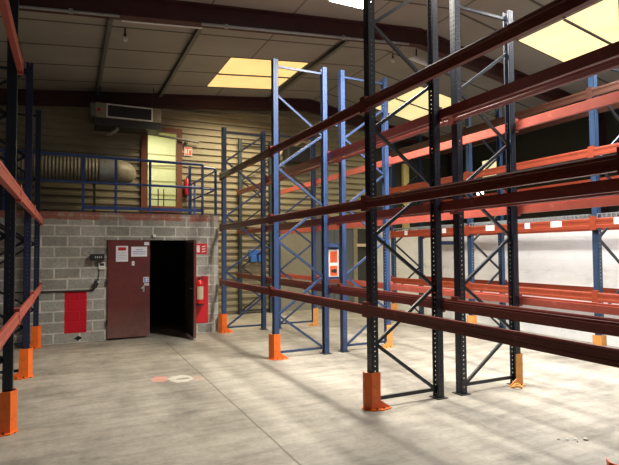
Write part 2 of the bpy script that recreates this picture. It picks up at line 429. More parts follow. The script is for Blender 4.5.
# block-built room with a deck on top
BY = 9.936; DX0, DX1, DZ = .655, 2.125, 1.83; BX1 = 2.735; BH = 2.33
g = MB(); g.box(XL, DX0, BY, BY+.2, 0, BH); g.box(DX1, BX1, BY, BY+.2, 0, BH); g.box(DX0, DX1, BY, BY+.2, DZ, BH)
struct(g, 'wall_blocks', M['blocks'])
struct(MB().box(BX1-.2, BX1, BY+.2, YB-.04, 0, BH), 'wall_blocks_side', M['blocks_y'])
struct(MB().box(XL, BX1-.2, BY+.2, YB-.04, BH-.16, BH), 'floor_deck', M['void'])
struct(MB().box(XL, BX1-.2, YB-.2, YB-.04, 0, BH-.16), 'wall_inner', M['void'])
# steel portal frames and purlins
def rafter(y, h=.31, name='rafter'):
    m = MB()
    for (xa, xb) in ((XL, RIDGE), (RIDGE, XR)):
        for (zo, hh, wd) in ((-.012, .024, .16), (-h+.012, .024, .16), (-h/2, h-.04, .035)):
            m.quadbox([(xa,y-wd/2,zc(xa)+zo-hh/2),(xb,y-wd/2,zc(xb)+zo-hh/2),(xb,y+wd/2,zc(xb)+zo-hh/2),(xa,y+wd/2,zc(xa)+zo-hh/2),
                       (xa,y-wd/2,zc(xa)+zo+hh/2),(xb,y-wd/2,zc(xb)+zo+hh/2),(xb,y+wd/2,zc(xb)+zo+hh/2),(xa,y+wd/2,zc(xa)+zo+hh/2)])
    return struct(m, name, M['steelred'])
rafter(7.5); rafter(12.3); rafter(2.7); rafter(-2.1)
def purlin(x, y0, y1, mat):
    z = zc(x)
    struct(MB().box(x-.035, x+.035, y0, y1, z-.012, z).box(x-.006, x+.006, y0, y1, z-.07, z-.012).box(x-.035, x+.035, y0, y1, z-.082, z-.07), 'purlin', mat)
for x, mt in ((.56, 'oldmetal'), (1.95, 'oldmetal'), (4.74, 'oldmetal'), (7.3, 'oldmetal')):
    purlin(x, 7.59, 12.21, M[mt])
for y in (2.7, 7.5, 12.3):
    struct(MB().box(XR-.26, XR, y-.08, y+.08, 0, zc(XR)-.31), 'column', M['steelred'])
    struct(MB().box(XL, XL+.26, y-.08, y+.08, 2.34 if y > 10 else 0, zc(XL)-.31), 'column', M['steelred'])

# window on the deck, with the lit room behind it
wf = MB()
wf.box(WX0-.11, WX0+.04, YB-.09, YB+.06, WZ0-.06, WZ1+.08); wf.box(WX1-.04, WX1+.09, YB-.09, YB+.06, WZ0-.06, WZ1+.08)
wf.box(WX0+.04, WX1-.04, YB-.09, YB+.06, WZ1-.03, WZ1+.08); wf.box(WX0+.04, WX1-.04, YB-.09, YB+.06, WZ0-.06, WZ0+.09)
win = struct(wf, 'window_1', M['brown'])
gm, nt_, N_, L_, B_ = newmat('window_glass'); B_.inputs['Roughness'].default_value = .05; B_.inputs['Transmission Weight'].default_value = 1; B_.inputs['IOR'].default_value = 1.05
MB().box(WX0+.04, WX1-.04, YB-.005, YB, WZ0+.09, WZ1-.03).build('pane', gm, win)
mu = MB(); mu.box(WX0+.28, WX0+.305, YB-.03, YB-.008, WZ0+.09, 3.13); mu.box(WX0+.41, WX0+.435, YB-.03, YB-.008, WZ0+.09, 3.13); mu.box(WX0+.04, WX1-.04, YB-.03, YB-.008, 2.86, 2.885)
mu.build('glazing_bar', M['dark'], win)
r = MB(); r.box(.9, 3.2, 15.4, 15.5, 1.8, 5.2); r.box(.8, .9, YB+.1, 15.5, 1.8, 5.2); r.box(3.2, 3.3, YB+.1, 15.5, 1.8, 5.2); r.box(.8, 3.3, YB+.1, 15.5, 1.7, 1.8); r.box(.8, 3.3, YB+.1, 15.5, 5.2, 5.3)
struct(r, 'wall_room', M['room'])
ln = MB()
for z in (2.5, 2.9, 3.3, 3.7, 4.1, 4.5): ln.box(.9, 3.2, 15.385, 15.4, z, z+.03)
ln.obox((.9, 14.6, 3.98), (3.2, 14.6, 4.08), .05, .05); struct(ln, 'trim_room', M['roomdark'])
area('room_light', (2.0, 14.2, 5.1), 1.6, 1.2, 72, (1, .97, .80))

# big plain sliding door and a narrow dark door in the back wall
d1 = struct(MB().box(5.12, 6.15, YB-.06, YB, 0, 2.2), 'door_3', M['plain_door'])
MB().box(5.06, 6.20, YB-.09, YB-.06, 2.14, 2.22).build('door_track', M['oldmetal'], d1)
rd = MB()
for i in range(8): rd.box(6.15+.154*i, 6.15+.154*i+.148, YB-.05+(i % 2)*.02, YB, 0, 2.2)
struct(rd, 'door_5', M['greydoor'])
d2 = struct(MB().box(7.50, 8.04, YB-.05, YB, 0, 2.2), 'door_4', M['clad_dark'])
MB().box(7.38, 7.50, YB-.08, YB, 0, 2.25).build('door_jamb', M['beige'], d2)
MB().box(7.46, 8.04, YB-.11, YB-.05, 1.72, 1.80).build('door_bar', M['cream'], d2)

# double door of the block room: left leaf shut, right leaf swung out
dl = struct(MB().box(DX0+.005, 1.405, BY-.035, BY+.01, .03, DZ-.005), 'door_1', M['door'])
hg = MB()
for z in (.32, 1.05, 1.66): hg.tube([(DX0, BY-.045, z-.05), (DX0, BY-.045, z+.05)], .014, 8)
hg.build('hinge', M['dark'], dl)
MB().tube([(1.29, BY-.035, .93), (1.29, BY-.07, .93), (1.24, BY-.07, .93)], .012, 8).box(1.275, 1.305, BY-.042, BY-.034, .86, .98).build('handle', M['galv'], dl)
dr = struct(MB().box(2.075, 2.12, BY-.735, BY-.005, .03, DZ-.005), 'door_2', M['door'])
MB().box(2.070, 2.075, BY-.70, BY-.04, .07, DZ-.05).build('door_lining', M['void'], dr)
MB().tube([(2.07, BY-.66, .93), (2.03, BY-.66, .93), (2.03, BY-.60, .93)], .012, 8).build('handle', M['dark'], dr)
struct(MB().box(DX0-.05, DX1+.05, BY-.02, BY, DZ, DZ+.035), 'trim_1', M['blocks'])

# ------------------------------------------------------------------ racking
def post(parent, x, y, h, facing, mat, plate=True):
    """open steel channel, slotted plate towards +x or -x"""
    s = facing; m = MB(); t = .0035
    hx = .04
    a, b2 = (hx-t, hx) if s > 0 else (-hx, -hx+t)
    m.box(a, b2, -.045, .045, 0, h)
    m.box(-hx, hx, -.045, -.045+t, 0, h); m.box(-hx, hx, .045-t, .045, 0, h)
    a, b2 = (-hx, -hx+t) if s > 0 else (hx-t, hx)
    m.box(a, b2, -.045, -.025, 0, h); m.box(a, b2, .025, .045, 0, h)
    m.v = [(vx+x, vy+y, vz) for vx, vy, vz in m.v]
    o = m.build('post', mat, parent, (x, y, 0))
    if plate:
        p = MB().box(x-.07, x+.07, y-.075, y+.075, 0, .008); p.build('base_plate', M['dark'], o, (x, y, 0))
    return o
def brace(parent, p, q, mat, name='brace'):
    m = MB(); m.obox(p, q, .026, .004, (0,1,0), (0, .015)); m.obox(p, q, .004, .030, (0,1,0), (-.011, 0)); m.obox(p, q, .026, .004, (0,1,0), (0, -.015))
    return m.build(name, mat, parent, p)
def frame(parent, xf, xb, y, h, pm, bm, start_low=True, top=True):
    """front post xf, rear post xb; zig-zag bracing"""
    s = 1 if xb > xf else -1
    post(parent, xf, y, h, -s, pm); post(parent, xb, y, h, s, pm)
    a, b2 = xf + s*.035, xb - s*.035
    pts = []; z = .09; k = 0
    while z < h-.12:
        pts.append(((b2 if (k % 2 == 0) == start_low else a), y, z)); z += .555; k += 1
    brace(parent, (a, y+.012, .09), (b2, y+.012, .09), bm, 'cross_tie')
    for i, (p, q) in enumerate(zip(pts[:-1], pts[1:])): brace(parent, p, q, bm)
    if top: brace(parent, (a, y, h-.10), (b2, y, h-.10), bm, 'cross_tie')
def beam(parent, x, facing, y0, y1, z0, z1, mat, label=None, stickers=()):
    """stepped box beam lying along y; outer face towards facing"""
    s = facing; hx = .0225; h = z1-z0
    prof = [(s*hx, z0), (s*hx, z0+h*.30), (s*(hx-.004), z0+h*.34), (s*(hx-.004), z0+h*.66), (s*hx, z0+h*.70), (s*hx, z1-.012), (s*(hx-.006), z1), (s*-.004, z1), (s*-.004, z1-.022), (s*-hx, z1-.022), (s*-hx, z0)]
    m = MB().prism([(x+u, v) for u, v in prof], 'y', y0, y1)
    o = m.build('beam', mat, parent, (x, (y0+y1)/2, z0))
    if label: o['label'] = label
    for yy, sg in ((y0, 1), (y1, -1)):
        cn = MB(); cn.box(x-.025, x+.025, min(yy, yy+sg*.045), max(yy, yy+sg*.045), z0-.025, z1+.03)
        cn.build('connector', mat, o, (x, yy, z0))
    for (yc, wy) in stickers:
        st = MB().box(x+s*hx-.002*(s < 0)-.0005, x+s*hx+.002*(s > 0)+.0005, yc-wy/2, yc+wy/2, z0+h*.3, z0+h*.92)
        q = st.build('label_plate', M['paper'], o, (x, yc, z0)); q['label'] = 'white location label stuck on the orange beam'
        ink = MB(); k = yc-wy/2+.02
        while k < yc+wy/2-.03:
            ink.box(x+s*(hx+.0026)-.0006, x+s*(hx+.0026)+.0006, k, k+.02, z0+h*.45, z0+h*.78); k += .045
        ink.build('marking', M['grey_ink'], o, (x, yc, z0))
    return o
def rack(name, loc, label):
    return empty(name, loc, label, 'pallet rack')
Y0, Y1, Y2, Y3, Y4 = 1.70, 4.383, 7.037, 9.803, 12.38
LV = [(.95, 1.05), (2.03, 2.13), (3.045, 3.155)]

ra = rack('pallet_rack', (2.8, Y2, 0), 'nearest blue pallet rack with dark maroon beams along the open aisle right of the door')
for y, h, pm, bm in ((Y0, 4.5, 'navy', 'brace_navy'), (Y1, 5.0, 'navy', 'brace_navy'), (Y2, 4.52, 'blue', 'brace_blue'), (Y3, 4.10, 'blue', 'brace_blue')):
    frame(ra, 2.812, 3.650, y, h, M[pm], M[bm], start_low=y != Y3, top=h != 5.0)
for (z0, z1) in LV:
    for ya, yb in ((Y0, Y1), (Y1, Y2), (Y2, Y3)):
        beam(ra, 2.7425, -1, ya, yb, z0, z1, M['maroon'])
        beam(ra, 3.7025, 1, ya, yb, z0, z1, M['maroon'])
rb = rack('pallet_rack', (4.0, Y2, 0), 'blue pallet rack with coral rear beams, back to back behind the nearest maroon rack')
for y, h, pm, bm in ((Y0, 4.5, 'navy', 'brace_navy'), (Y1, 4.5, 'navy', 'brace_navy'), (Y2, 4.52, 'blue', 'brace_blue'), (Y3, 4.15, 'blue', 'brace_blue'), (Y4, 4.5, 'shaded', 'brace_navy')):
    frame(rb, 3.975, 4.810, y, h, M[pm], M[bm], start_low=False)
for (z0, z1) in LV:
    for k, (ya, yb) in enumerate(((Y0, Y1), (Y1, Y2), (Y2, Y3), (Y3, Y4))):
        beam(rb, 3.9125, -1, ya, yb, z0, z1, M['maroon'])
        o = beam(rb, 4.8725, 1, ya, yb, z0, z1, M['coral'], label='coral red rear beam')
CY = [2.22, 4.75, 7.28, 9.79]
rc = rack('pallet_rack', (6.9, 7.28, 0), 'deep blue pallet rack with bright orange labelled beams in front of the white wall')
for y in CY:
    frame(rc, 6.89, 7.68, y, 4.40, M['cblue'], M['brace_navy'])
CL = [(.85, .98), (1.90, 2.045), (2.94, 3.06), (3.80, 3.92)]
ST = {1: [(), ((5.89, .10), (5.35, .19), (6.70, .20)), ((7.92, .11), (9.18, .10))]}
ST[1][0] = ((4.38, .11),)
for l, (z0, z1) in enumerate(CL):
    for k, (ya, yb) in enumerate(zip(CY[:-1], CY[1:])):
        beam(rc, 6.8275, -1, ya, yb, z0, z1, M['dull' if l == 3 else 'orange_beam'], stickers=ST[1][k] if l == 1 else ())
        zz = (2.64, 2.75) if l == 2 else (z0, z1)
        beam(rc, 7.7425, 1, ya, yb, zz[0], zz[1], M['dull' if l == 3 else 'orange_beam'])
rl = rack('pallet_rack', (-.5, 7.5, 0), 'dark navy pallet rack with coral beams along the left edge of photo')
LYs = [2.95, 5.30, 7.50, 9.72]
for y, h in zip(LYs, (4.6, 4.9, 4.1, 4.05)):
    frame(rl, -.475, -1.40, y, h, M['navy'] if y < 6 else M['night'], M['brace_navy'])
for l, (z0, z1) in enumerate([(.97, 1.07), (2.09, 2.20), (3.27, 3.38)]):
    for k, (ya, yb) in enumerate(zip(LYs[:-1], LYs[1:])):
        if l == 2 and k > 0: continue
        beam(rl, -.4125, 1, ya, yb, z0, z1, M['coral'])
        beam(rl, -1.4625, -1, ya, yb, z0, z1, M['coral'])
# row spacers tie the two back-to-back racks (parts of the nearest rack)
for y in (Y1, Y2, Y3):
    for z in (1.66, 3.6):
        MB().box(3.68, 3.885, y-.02, y+.02, z, z+.04).build('row_spacer', M['brace_blue'], ra, (3.68, y, z))

# ------------------------------------------------------------------ column guards
def guard(x, y, s, mat, label, h=.368, foot=True, rot=0.0):
    """folded steel guard; s = side (+1/-1 in x) its nose points to; (x, y) = centre of the post"""
    t = .008
    root = empty('post_guard', (x, y, 0), label, 'column guard', 'orange guards at the feet of the rack posts', rot)
    path = [(-.055, -.062), (.046, -.062), (.092, -.004), (.092, .030), (.058, .066)]
    m = MB()
    for (a, b2) in zip(path[:-1], path[1:]):
        m.obox((s*a[0], a[1], h/2+.004), (s*b2[0], b2[1], h/2+.004), h, t, (0,0,1))
    ob = m.build('guard_plate', mat); ob.parent = root
    f = MB()
    f.prism([(s*-.175, -.085), (s*-.06, -.115), (s*.05, -.095), (s*.105, -.02), (s*.105, .04), (s*.06, .085), (s*.050, .070), (s*.088, .030), (s*.088, -.004), (s*.044, -.062), (s*-.16, -.062)], 'z', 0, .012)
    f.prism([(s*-.05, .004), (s*-.05, .095), (s*-.165, .02), (s*-.165, .004)], 'y', -.068, -.060)
    fo = f.build('foot_flange', mat); fo.parent = root
    bt = MB()
    for bx, by in ((s*-.08, -.085), (s*.0, -.085)): bt.lathe((bx, by, .008), [(.012, 0), (.012, .01), (.007, .012), (.007, .02)], 8)
    bo = bt.build('anchor_bolt', M['dark']); bo.parent = root
    return root
guard(2.805-.05, Y0+.07, -1, M['guard'], 'column guard cut off by the bottom right corner of the photo', h=.44)
guard(2.805, Y1, -1, M['guard'], 'large orange column guard on the nearest full-height post of the maroon rack')
guard(2.805, Y2, -1, M['guard'], 'orange column guard on the second aisle post of the nearest maroon rack')
guard(2.805, Y3, -1, M['guard'], 'orange column guard beside the corner of the block wall near the red extinguisher board')
guard(4.810, Y1, 1, M['guard_old'], 'faded yellow-orange column guard on rear post, nearest of those behind the maroon rack')
guard(4.810, Y2, 1, M['guard_old'], 'small faded orange guard on second rear post, just right of the near navy post')
guard(4.810, Y3, 1, M['guard_old'], 'small faded orange guard on far rear post, left of the orange and white sign post')
guard(6.89, CY[1], -1, M['guard_old'], 'faded orange guard at right of photo, showing over the lowest maroon beam')
guard(6.89, CY[2], -1, M['guard_old'], 'faded orange guard before the white wall, showing between two navy posts')
guard(6.89, CY[3], -1, M['guard_old'], 'faded orange guard at the far end post of the orange-beamed rack')
guard(-.495, LYs[1]-.02, 1, M['guard'], 'largest orange column guard at the bottom left corner of the photo')
guard(-.495, LYs[2], 1, M['guard'], 'orange column guard on the middle visible post of the left rack')
guard(-.49, LYs[3], 1, M['guard'], 'orange column guard on the left rack post against the block wall')

# wire decks on the second level of the orange-beamed rack
for k, (ya, yb) in enumerate(zip(CY[:-1], CY[1:])):
    z = 2.098
    nm = ('nearest bay', 'middle bay above white labels', 'farthest bay')[k]
    m = MB()
    y = ya+.08
    while y < yb-.06:
        m.box(6.815, 7.755, y-.003, y+.003, z, z+.006); m.box(6.806, 6.814, y-.004, y+.004, 2.045, z+.006); m.box(7.756, 7.764, y-.004, y+.004, 2.045, z+.006); y += .07
    for x in [6.83+.1*i for i in range(10)]: m.box(x-.003, x+.003, ya+.06, yb-.06, z+.006, z+.012)
    at_origin(m, 'wire_deck', M['galv'], (7.28, (ya+yb)/2, z), 'galvanised wire deck on second level of the orange-beamed rack, '+nm, 'wire deck', 'wire decks on the orange-beamed rack')

# orange and white sign board hung between two blue posts
sg = empty('sign_board', (3.808, Y2+.03, 1.15), 'orange and white sign on blue board between two blue rack posts', 'sign')
MB().box(3.70, 3.92, Y2+.025, Y2+.035, 1.15, 1.72).build('board', M['brace_blue'], sg, (3.7, Y2+.03, 1.15))
MB().box(3.725, 3.905, Y2+.019, Y2+.025, 1.19, 1.62).build('white_panel', M['white'], sg, (3.8, Y2+.02, 1.3))
MB().box(3.75, 3.88, Y2+.015, Y2+.019, 1.42, 1.595).build('upper_panel', M['sign_orange'], sg, (3.8, Y2+.02, 1.42))
MB().box(3.75, 3.88, Y2+.015, Y2+.019, 1.21, 1.365).build('lower_panel', M['sign_orange'], sg, (3.8, Y2+.02, 1.21))
MB().tube([(3.835, Y2+.010, 1.285), (3.835, Y2+.015, 1.285)], .032, 14).box(3.77, 3.81, Y2+.011, Y2+.015, 1.26, 1.31).build('pictogram', M['dark'], sg, (3.83, Y2+.01, 1.28))
tx = MB()
for i, z in enumerate((1.565, 1.535, 1.505, 1.475, 1.445)): tx.box(3.762+.008*(i % 2), 3.866-.012*(i % 3), Y2+.0135, Y2+.015, z-.006, z+.004)
tx.build('lettering', M['brown'], sg, (3.8, Y2+.014, 1.5))

# ------------------------------------------------------------------ block wall fittings
F = BY
ex = empty('fire_extinguisher', (2.325, F-.11, .52), 'red fire extinguisher with pale label hanging on the red wall board', 'fire extinguisher')
MB().lathe((2.325, F-.125, .58), [(.03, 0), (.078, .012), (.082, .03), (.082, .38), (.07, .43), (.035, .47), (.02, .475)], 20).build('body', M['fired'], ex, (2.325, F-.12, .58), smooth=True)
MB().lathe((2.325, F-.125, 1.05), [(.022, 0), (.022, .04), (.012, .045)], 12).obox((2.29, F-.125, 1.10), (2.41, F-.125, 1.125), .022, .012).obox((2.30, F-.125, 1.085), (2.40, F-.125, 1.075), .018, .010).build('valve', M['black'], ex, (2.325, F-.12, 1.05))
MB().tube([(2.30, F-.125, 1.07), (2.24, F-.135, 1.03), (2.225, F-.15, .90), (2.228, F-.15, .72), (2.235, F-.15, .63)], .011, 8).build('hose', M['black'], ex, (2.3, F-.12, 1.0), smooth=True)
lb = MB(); b0 = 0
for i in range(8):
    a0 = math.radians(-135+11.25*i*1.0); a1 = math.radians(-135+11.25*(i+1)); R_ = .0835
    p = [(2.325+R_*math.cos(a), F-.125+R_*math.sin(a)) for a in (a0, a1)]
    n = len(lb.v); lb.v += [(*p[0], .68), (*p[1], .68), (*p[1], .93), (*p[0], .93)]; lb.f.append((n, n+1, n+2, n+3))
lb.build('label_plate', M['cream'], ex, (2.325, F-.2, .7))
MB().box(2.24, 2.41, F-.045, F-.016, .555, .58).box(2.25, 2.40, F-.20, F-.045, .56, .575).build('bracket', M['dark'], ex, (2.325, F-.04, .56))
at_origin(MB().box(2.215, 2.525, F-.016, F, .20, 1.115), 'extinguisher_board', M['red'], (2.37, F, .65), 'red backing board fixed to the block wall behind the fire extinguisher', 'board', bevel=.003)
es = empty('extinguisher_sign', (2.38, F, 1.66), 'small red and white fire extinguisher sign on the block wall', 'sign')
MB().box(2.26, 2.50, F-.005, F, 1.555, 1.765).build('plate', M['red'], es, (2.38, F, 1.66))
MB().box(2.295, 2.355, F-.008, F-.005, 1.59, 1.73).build('pictogram', M['white'], es, (2.38, F, 1.66))
fl = MB()
for i in range(3): fl.obox((2.40, F-.0065, 1.60+.05*i), (2.47, F-.0065, 1.615+.05*i), .003, .018, (0,1,0))
fl.build('flames', M['white'], es, (2.38, F, 1.66))
# closed leaf: notices and stickers
DYF = BY-.035
def notice(name, x0, x1, z0, z1, mat, label, cat, parts):
    e = empty(name, ((x0+x1)/2, DYF, z0), label, cat)
    MB().box(x0, x1, DYF-.003, DYF, z0, z1).build('sheet', mat, e, (x0, DYF, z0))
    for (n, a0, a1, c0, c1, mt) in parts:
        MB().box(a0, a1, DYF-.0045, DYF-.003, c0, c1).build(n, M[mt], e, (a0, DYF, c0))
    return e
notice('notice', .80, 1.01, 1.43, 1.72, M['paper'], 'white safety notice with red header on the maroon door', 'notice',
       [('header', .835, .975, 1.635, 1.695, 'red')] + [('text_line', .825, .985-.02*(i % 2), 1.60-.032*i, 1.608-.032*i, 'grey_ink') for i in range(5)])
notice('notice', 1.065, 1.35, 1.52, 1.705, M['paper'], 'wide white paper with faint blue writing on the maroon door', 'notice',
       [('text_line', 1.15, 1.27, 1.645, 1.657, 'ink'), ('text_line', 1.09, 1.32, 1.603, 1.618, 'ink'), ('text_line', 1.10, 1.31, 1.565, 1.577, 'ink')])
notice('sticker', 1.30, 1.385, 1.735, 1.79, M['paper'], 'small white sticker in the top corner of the maroon door', 'sticker', [('text_line', 1.315, 1.37, 1.757, 1.765, 'grey_ink')])
notice('sticker', 1.078, 1.125, 1.355, 1.435, M['paper'], 'tiny white tag on the maroon door below the wide paper', 'sticker', [('text_line', 1.088, 1.115, 1.39, 1.40, 'sign_orange')])
notice('sticker', 1.285, 1.385, 1.035, 1.135, M['paper'], 'blue and white square sticker above the door handle', 'sticker',
       [('symbol', 1.295, 1.33, 1.045, 1.125, 'ink'), ('symbol', 1.345, 1.375, 1.045, 1.08, 'ink'), ('symbol', 1.345, 1.375, 1.095, 1.125, 'ink')])
notice('sticker', 1.305, 1.385, .975, 1.015, M['paper'], 'low grey and white sticker under the blue one by the door handle', 'sticker', [('text_line', 1.315, 1.375, .985, 1.005, 'grey_ink')])
# electrics left of the door
al = empty('alarm_box', (.47, F, 1.40), 'black box with slots standing out from the block wall left of door', 'alarm box')
MB().box(.37, .60, F-.13, F-.02, 1.455, 1.575).build('casing', M['black'], al, (.47, F, 1.45), bevel=.006)
MB().box(.40, .52, F-.02, F, 1.47, 1.56).build('bracket', M['dark'], al, (.47, F, 1.5))
sl = MB()
for i in range(4): sl.box(.44+.033*i, .458+.033*i, F-.133, F-.129, 1.50, 1.535)
sl.build('indicator', M['grey_ink'], al, (.47, F-.13, 1.5))
kp = empty('keypad', (.565, F, 1.3), 'small white keypad with dark screen beside the maroon door', 'keypad')
MB().box(.505, .62, F-.035, F, 1.295, 1.42).build('casing', M['white'], kp, (.565, F, 1.3), bevel=.004)
MB().box(.53, .60, F-.038, F-.035, 1.36, 1.405).build('screen', M['dark'], kp, (.565, F, 1.36))
at_origin(MB().tube([(.52, F-.012, 1.295), (.50, F-.012, 1.12), (.50, F-.012, 1.09)], .006, 6), 'cable', M['black'], (.5, F, 1.2), 'short thin black cable hanging below the white keypad', 'cable')
jb = empty('junction_box', (.47, F, 1.0), 'dark angled switch on block wall under the keypad', 'switch')
MB().obox((.49, F-.05, 1.09), (.44, F-.05, .97), .07, .09, (1,0,0)).build('casing', M['dark'], jb, (.47, F-.05, 1.0), bevel=.008)
MB().obox((.47, F-.02, 1.05), (.46, F-.02, 1.01), .05, .04, (1,0,0)).tube([(.50, F-.098, 1.06), (.505, F-.12, 1.07)], .02, 10).build('cover', M['oldmetal'], jb, (.47, F-.02, 1.0))
at_origin(MB().tube([(-1.9, F-.016, .955), (-.48, F-.016, .925), (.40, F-.016, .915), (.435, F-.016, .935), (.44, F-.016, .985)], .015, 8), 'conduit', M['dark'], (0, F, .92), 'dark horizontal conduit along block wall above the red painted patch', 'conduit', smooth=True)
dc = empty('door_contact', (1.47, F, 1.87), 'small white sensor above the double doorway', 'sensor')
MB().box(1.455, 1.51, F-.05, F, 1.885, 1.935).build('casing', M['white'], dc, (1.48, F, 1.9), bevel=.004)
MB().box(1.435, 1.455, F-.03, F, 1.87, 1.925).build('mount', M['dark'], dc, (1.45, F, 1.9))

# ------------------------------------------------------------------ deck: railing, duct, heaters
RY = 10.06
gr = empty('guard_railing', (.8, RY, BH), 'blue tubular guard railing along the edge of the deck over block wall', 'railing')
def rail(name, pts, r=.024): MB().tube(pts, r, 10).build(name, M['rail'], gr, pts[0], smooth=True)
rail('top_rail', [(-3.9, RY, 3.40), (2.44, RY, 3.36)], .027); rail('mid_rail', [(-3.9, RY, 2.90), (2.44, RY, 2.89)])
MB().box(.24, 2.44, RY-.008, RY+.008, 2.40, 2.46).build('toe_board', M['rail'], gr, (1.3, RY, 2.42))
for x in (-2.4, -1.0, .24, .80, 1.42, 2.44):
    p = MB(); p.box(x-.022, x+.022, RY-.022, RY+.022, BH, 3.37); p.build('post', M['rail'], gr, (x, RY, BH)); 
rail('top_rail', [(2.44, RY, 3.31), (2.66, RY, 3.30), (2.70, RY, 3.28), (2.71, RY, 3.24)], .02); rail('mid_rail', [(2.44, RY, 2.87), (2.71, RY, 2.87)], .018)
p = MB(); p.box(2.688, 2.732, RY-.022, RY+.022, BH, 3.26); p.build('post', M['rail'], gr, (2.71, RY, BH))
sr_ = empty('guard_railing', (2.70, 11.2, BH), 'dark blue side railing returning along the right end of the deck', 'railing')
for n, z in (('top_rail', 3.25), ('mid_rail', 2.86)):
    MB().tube([(2.70, RY+.05, z), (2.70, 12.30, z)], .02, 10).build(n, M['rail'], sr_, (2.7, 11.2, z), smooth=True)
for y in (12.3, 11.9): MB().box(2.68, 2.72, y-.02, y+.02, BH, 3.28).build('post', M['rail'], sr_, (2.7, y, BH))
ps = MB().box(2.26, 2.31, 10.5, 10.55, BH, 3.40); at_origin(ps, 'service_post', M['rail'], (2.285, 10.52, BH), 'slim blue post standing on deck behind the railing, right of the window', 'post')
e2 = empty('fire_extinguisher', (2.58, 12.36, 3.0), 'small dark red fire extinguisher on ribbed wall above deck, right of the window', 'fire extinguisher')
MB().lathe((2.62, 12.36, 2.98), [(.05, 0), (.07, .02), (.07, .32), (.04, .40), (.02, .42)], 16).build('body', M['fired'], e2, (2.62, 12.36, 3), smooth=True)
MB().box(2.60, 2.70, 12.34, 12.37, 3.40, 3.46).build('valve', M['black'], e2, (2.62, 12.36, 3.4))
MB().box(2.56, 2.68, 12.42, 12.465, 3.0, 3.06).build('bracket', M['dark'], e2, (2.62, 12.44, 3.0))
xs = empty('exit_sign', (2.66, 12.46, 4.0), 'small orange and white sign on ribbed wall right of the lit window', 'sign')
MB().box(2.56, 2.76, 12.445, 12.46, 3.98, 4.20).build('plate', M['white'], xs, (2.66, 12.45, 4.0))
MB().box(2.575, 2.745, 12.441, 12.445, 3.995, 4.185).build('panel', M['sign_orange'], xs, (2.66, 12.45, 4.0))
MB().box(2.59, 2.625, 12.438, 12.441, 4.03, 4.15).box(2.67, 2.73, 12.438, 12.441, 4.12, 4.15).box(2.655, 2.68, 12.438, 12.441, 4.02, 4.15).build('pictogram', M['white'], xs, (2.66, 12.44, 4.1))
at_origin(MB().tube([(1.42, 12.33, 4.44), (2.90, 12.33, 4.31)], .028, 10).box(2.58, 2.64, 12.34, 12.47, 4.27, 4.34), 'pipe', M['oldmetal'], (2.1, 12.33, 4.4), 'grey pipe crossing the top of the lit window', 'pipe')
# round air duct
ad = empty('air_duct', (-.5, 11.7, 3.1), 'large round ribbed air duct lying along wall behind the blue railing', 'air duct')
pts = []; rr = []
x = -4.0; k = 0
while x < .60: pts.append((x, 11.7, 3.36)); rr.append(.280 if k % 2 else .264); x += .034; k += 1
MB().tube(pts, rr, 28).build('flexible_duct', M['beige'], ad, (-1, 11.7, 3.3))
MB().tube([(.58, 11.7, 3.36), (.92, 11.7, 3.36)], .272, 28).build('sleeve', M['galv'], ad, (1, 11.7, 3.3), smooth=True)
MB().tube([(.90, 11.7, 3.36), (.94, 11.7, 3.36), (.96, 11.7, 3.36), (1.03, 11.72, 3.36), (1.12, 11.78, 3.36), (1.16, 11.86, 3.36)], [.272, .286, .272, .262, .245, .225], 28).build('end_elbow', M['beige'], ad, (1.2, 11.7, 3.3), smooth=True)
for x in (-3.0, -1.2, .5):
    MB().box(x-.02, x+.02, 11.55, 11.85, BH, 3.11).box(x-.03, x+.03, 11.45, 11.95, 3.06, 3.10).build('support', M['dark'], ad, (x, 11.7, BH))
# unit heater under the roof
HY = 11.55
uh = empty('unit_heater', (1.12, HY+.3, 4.4), 'beige wall heater with dark grille in white frame, high above the deck', 'heater')
MB().box(.50, 1.86, HY, HY+.62, 4.50, 4.82).build('casing', M['beige'], uh, (1.12, HY, 4.5), bevel=.008)
MB().box(.72, 1.68, HY-.012, HY, 4.51, 4.535).box(.72, 1.68, HY-.012, HY, 4.785, 4.81).box(.72, .745, HY-.012, HY, 4.535, 4.785).box(1.655, 1.68, HY-.012, HY, 4.535, 4.785).build('grille_frame', M['white'], uh, (1.12, HY, 4.6))
gl = MB().box(.745, 1.655, HY-.004, HY, 4.535, 4.785)
for i in range(6): gl.obox((.745, HY-.006, 4.56+.04*i), (1.655, HY-.006, 4.56+.04*i), .004, .012, (0,1,0))
gl.build('grille', M['black'], uh, (1.12, HY, 4.6))
MB().tube([(.57, HY-.012, 4.66), (.57, HY, 4.66)], .035, 14).build('indicator', M['fired'], uh, (.57, HY, 4.66))
MB().box(.40, .50, HY+.02, HY+.60, 4.52, 4.80).box(.44, .46, HY-.01, HY+.02, 4.5, 4.82).build('end_bracket', M['oldmetal'], uh, (.44, HY, 4.5))
MB().box(.50, 1.88, HY+.02, HY+.62, 4.34, 4.50).build('plenum', M['dark'], uh, (1.2, HY+.4, 4.4))
MB().tube([(.72, HY+.10, 4.16), (.82, HY+.08, 4.18), (.90, HY+.08, 4.25), (.96, HY+.08, 4.32)], .04, 10).build('flue_pipe', M['oldmetal'], uh, (.8, HY, 4.2), smooth=True)
for x in (.62, 1.74): MB().box(x-.012, x+.012, HY+.28, HY+.30, 4.82, zc(x)).build('hanger', M['dark'], uh, (x, HY+.3, 4.9))
dh = empty('unit_heater', (5.5, 12.2, 4.0), 'dark heater with pale pipes high on the ribbed wall behind racks', 'heater')
MB().box(5.18, 5.85, 12.02, 12.42, 3.98, 4.36).build('casing', M['dark'], dh, (5.5, 12.2, 4), bevel=.01)
MB().box(5.25, 5.78, 12.0, 12.02, 4.03, 4.31).build('grille', M['black'], dh, (5.5, 12.0, 4.1))
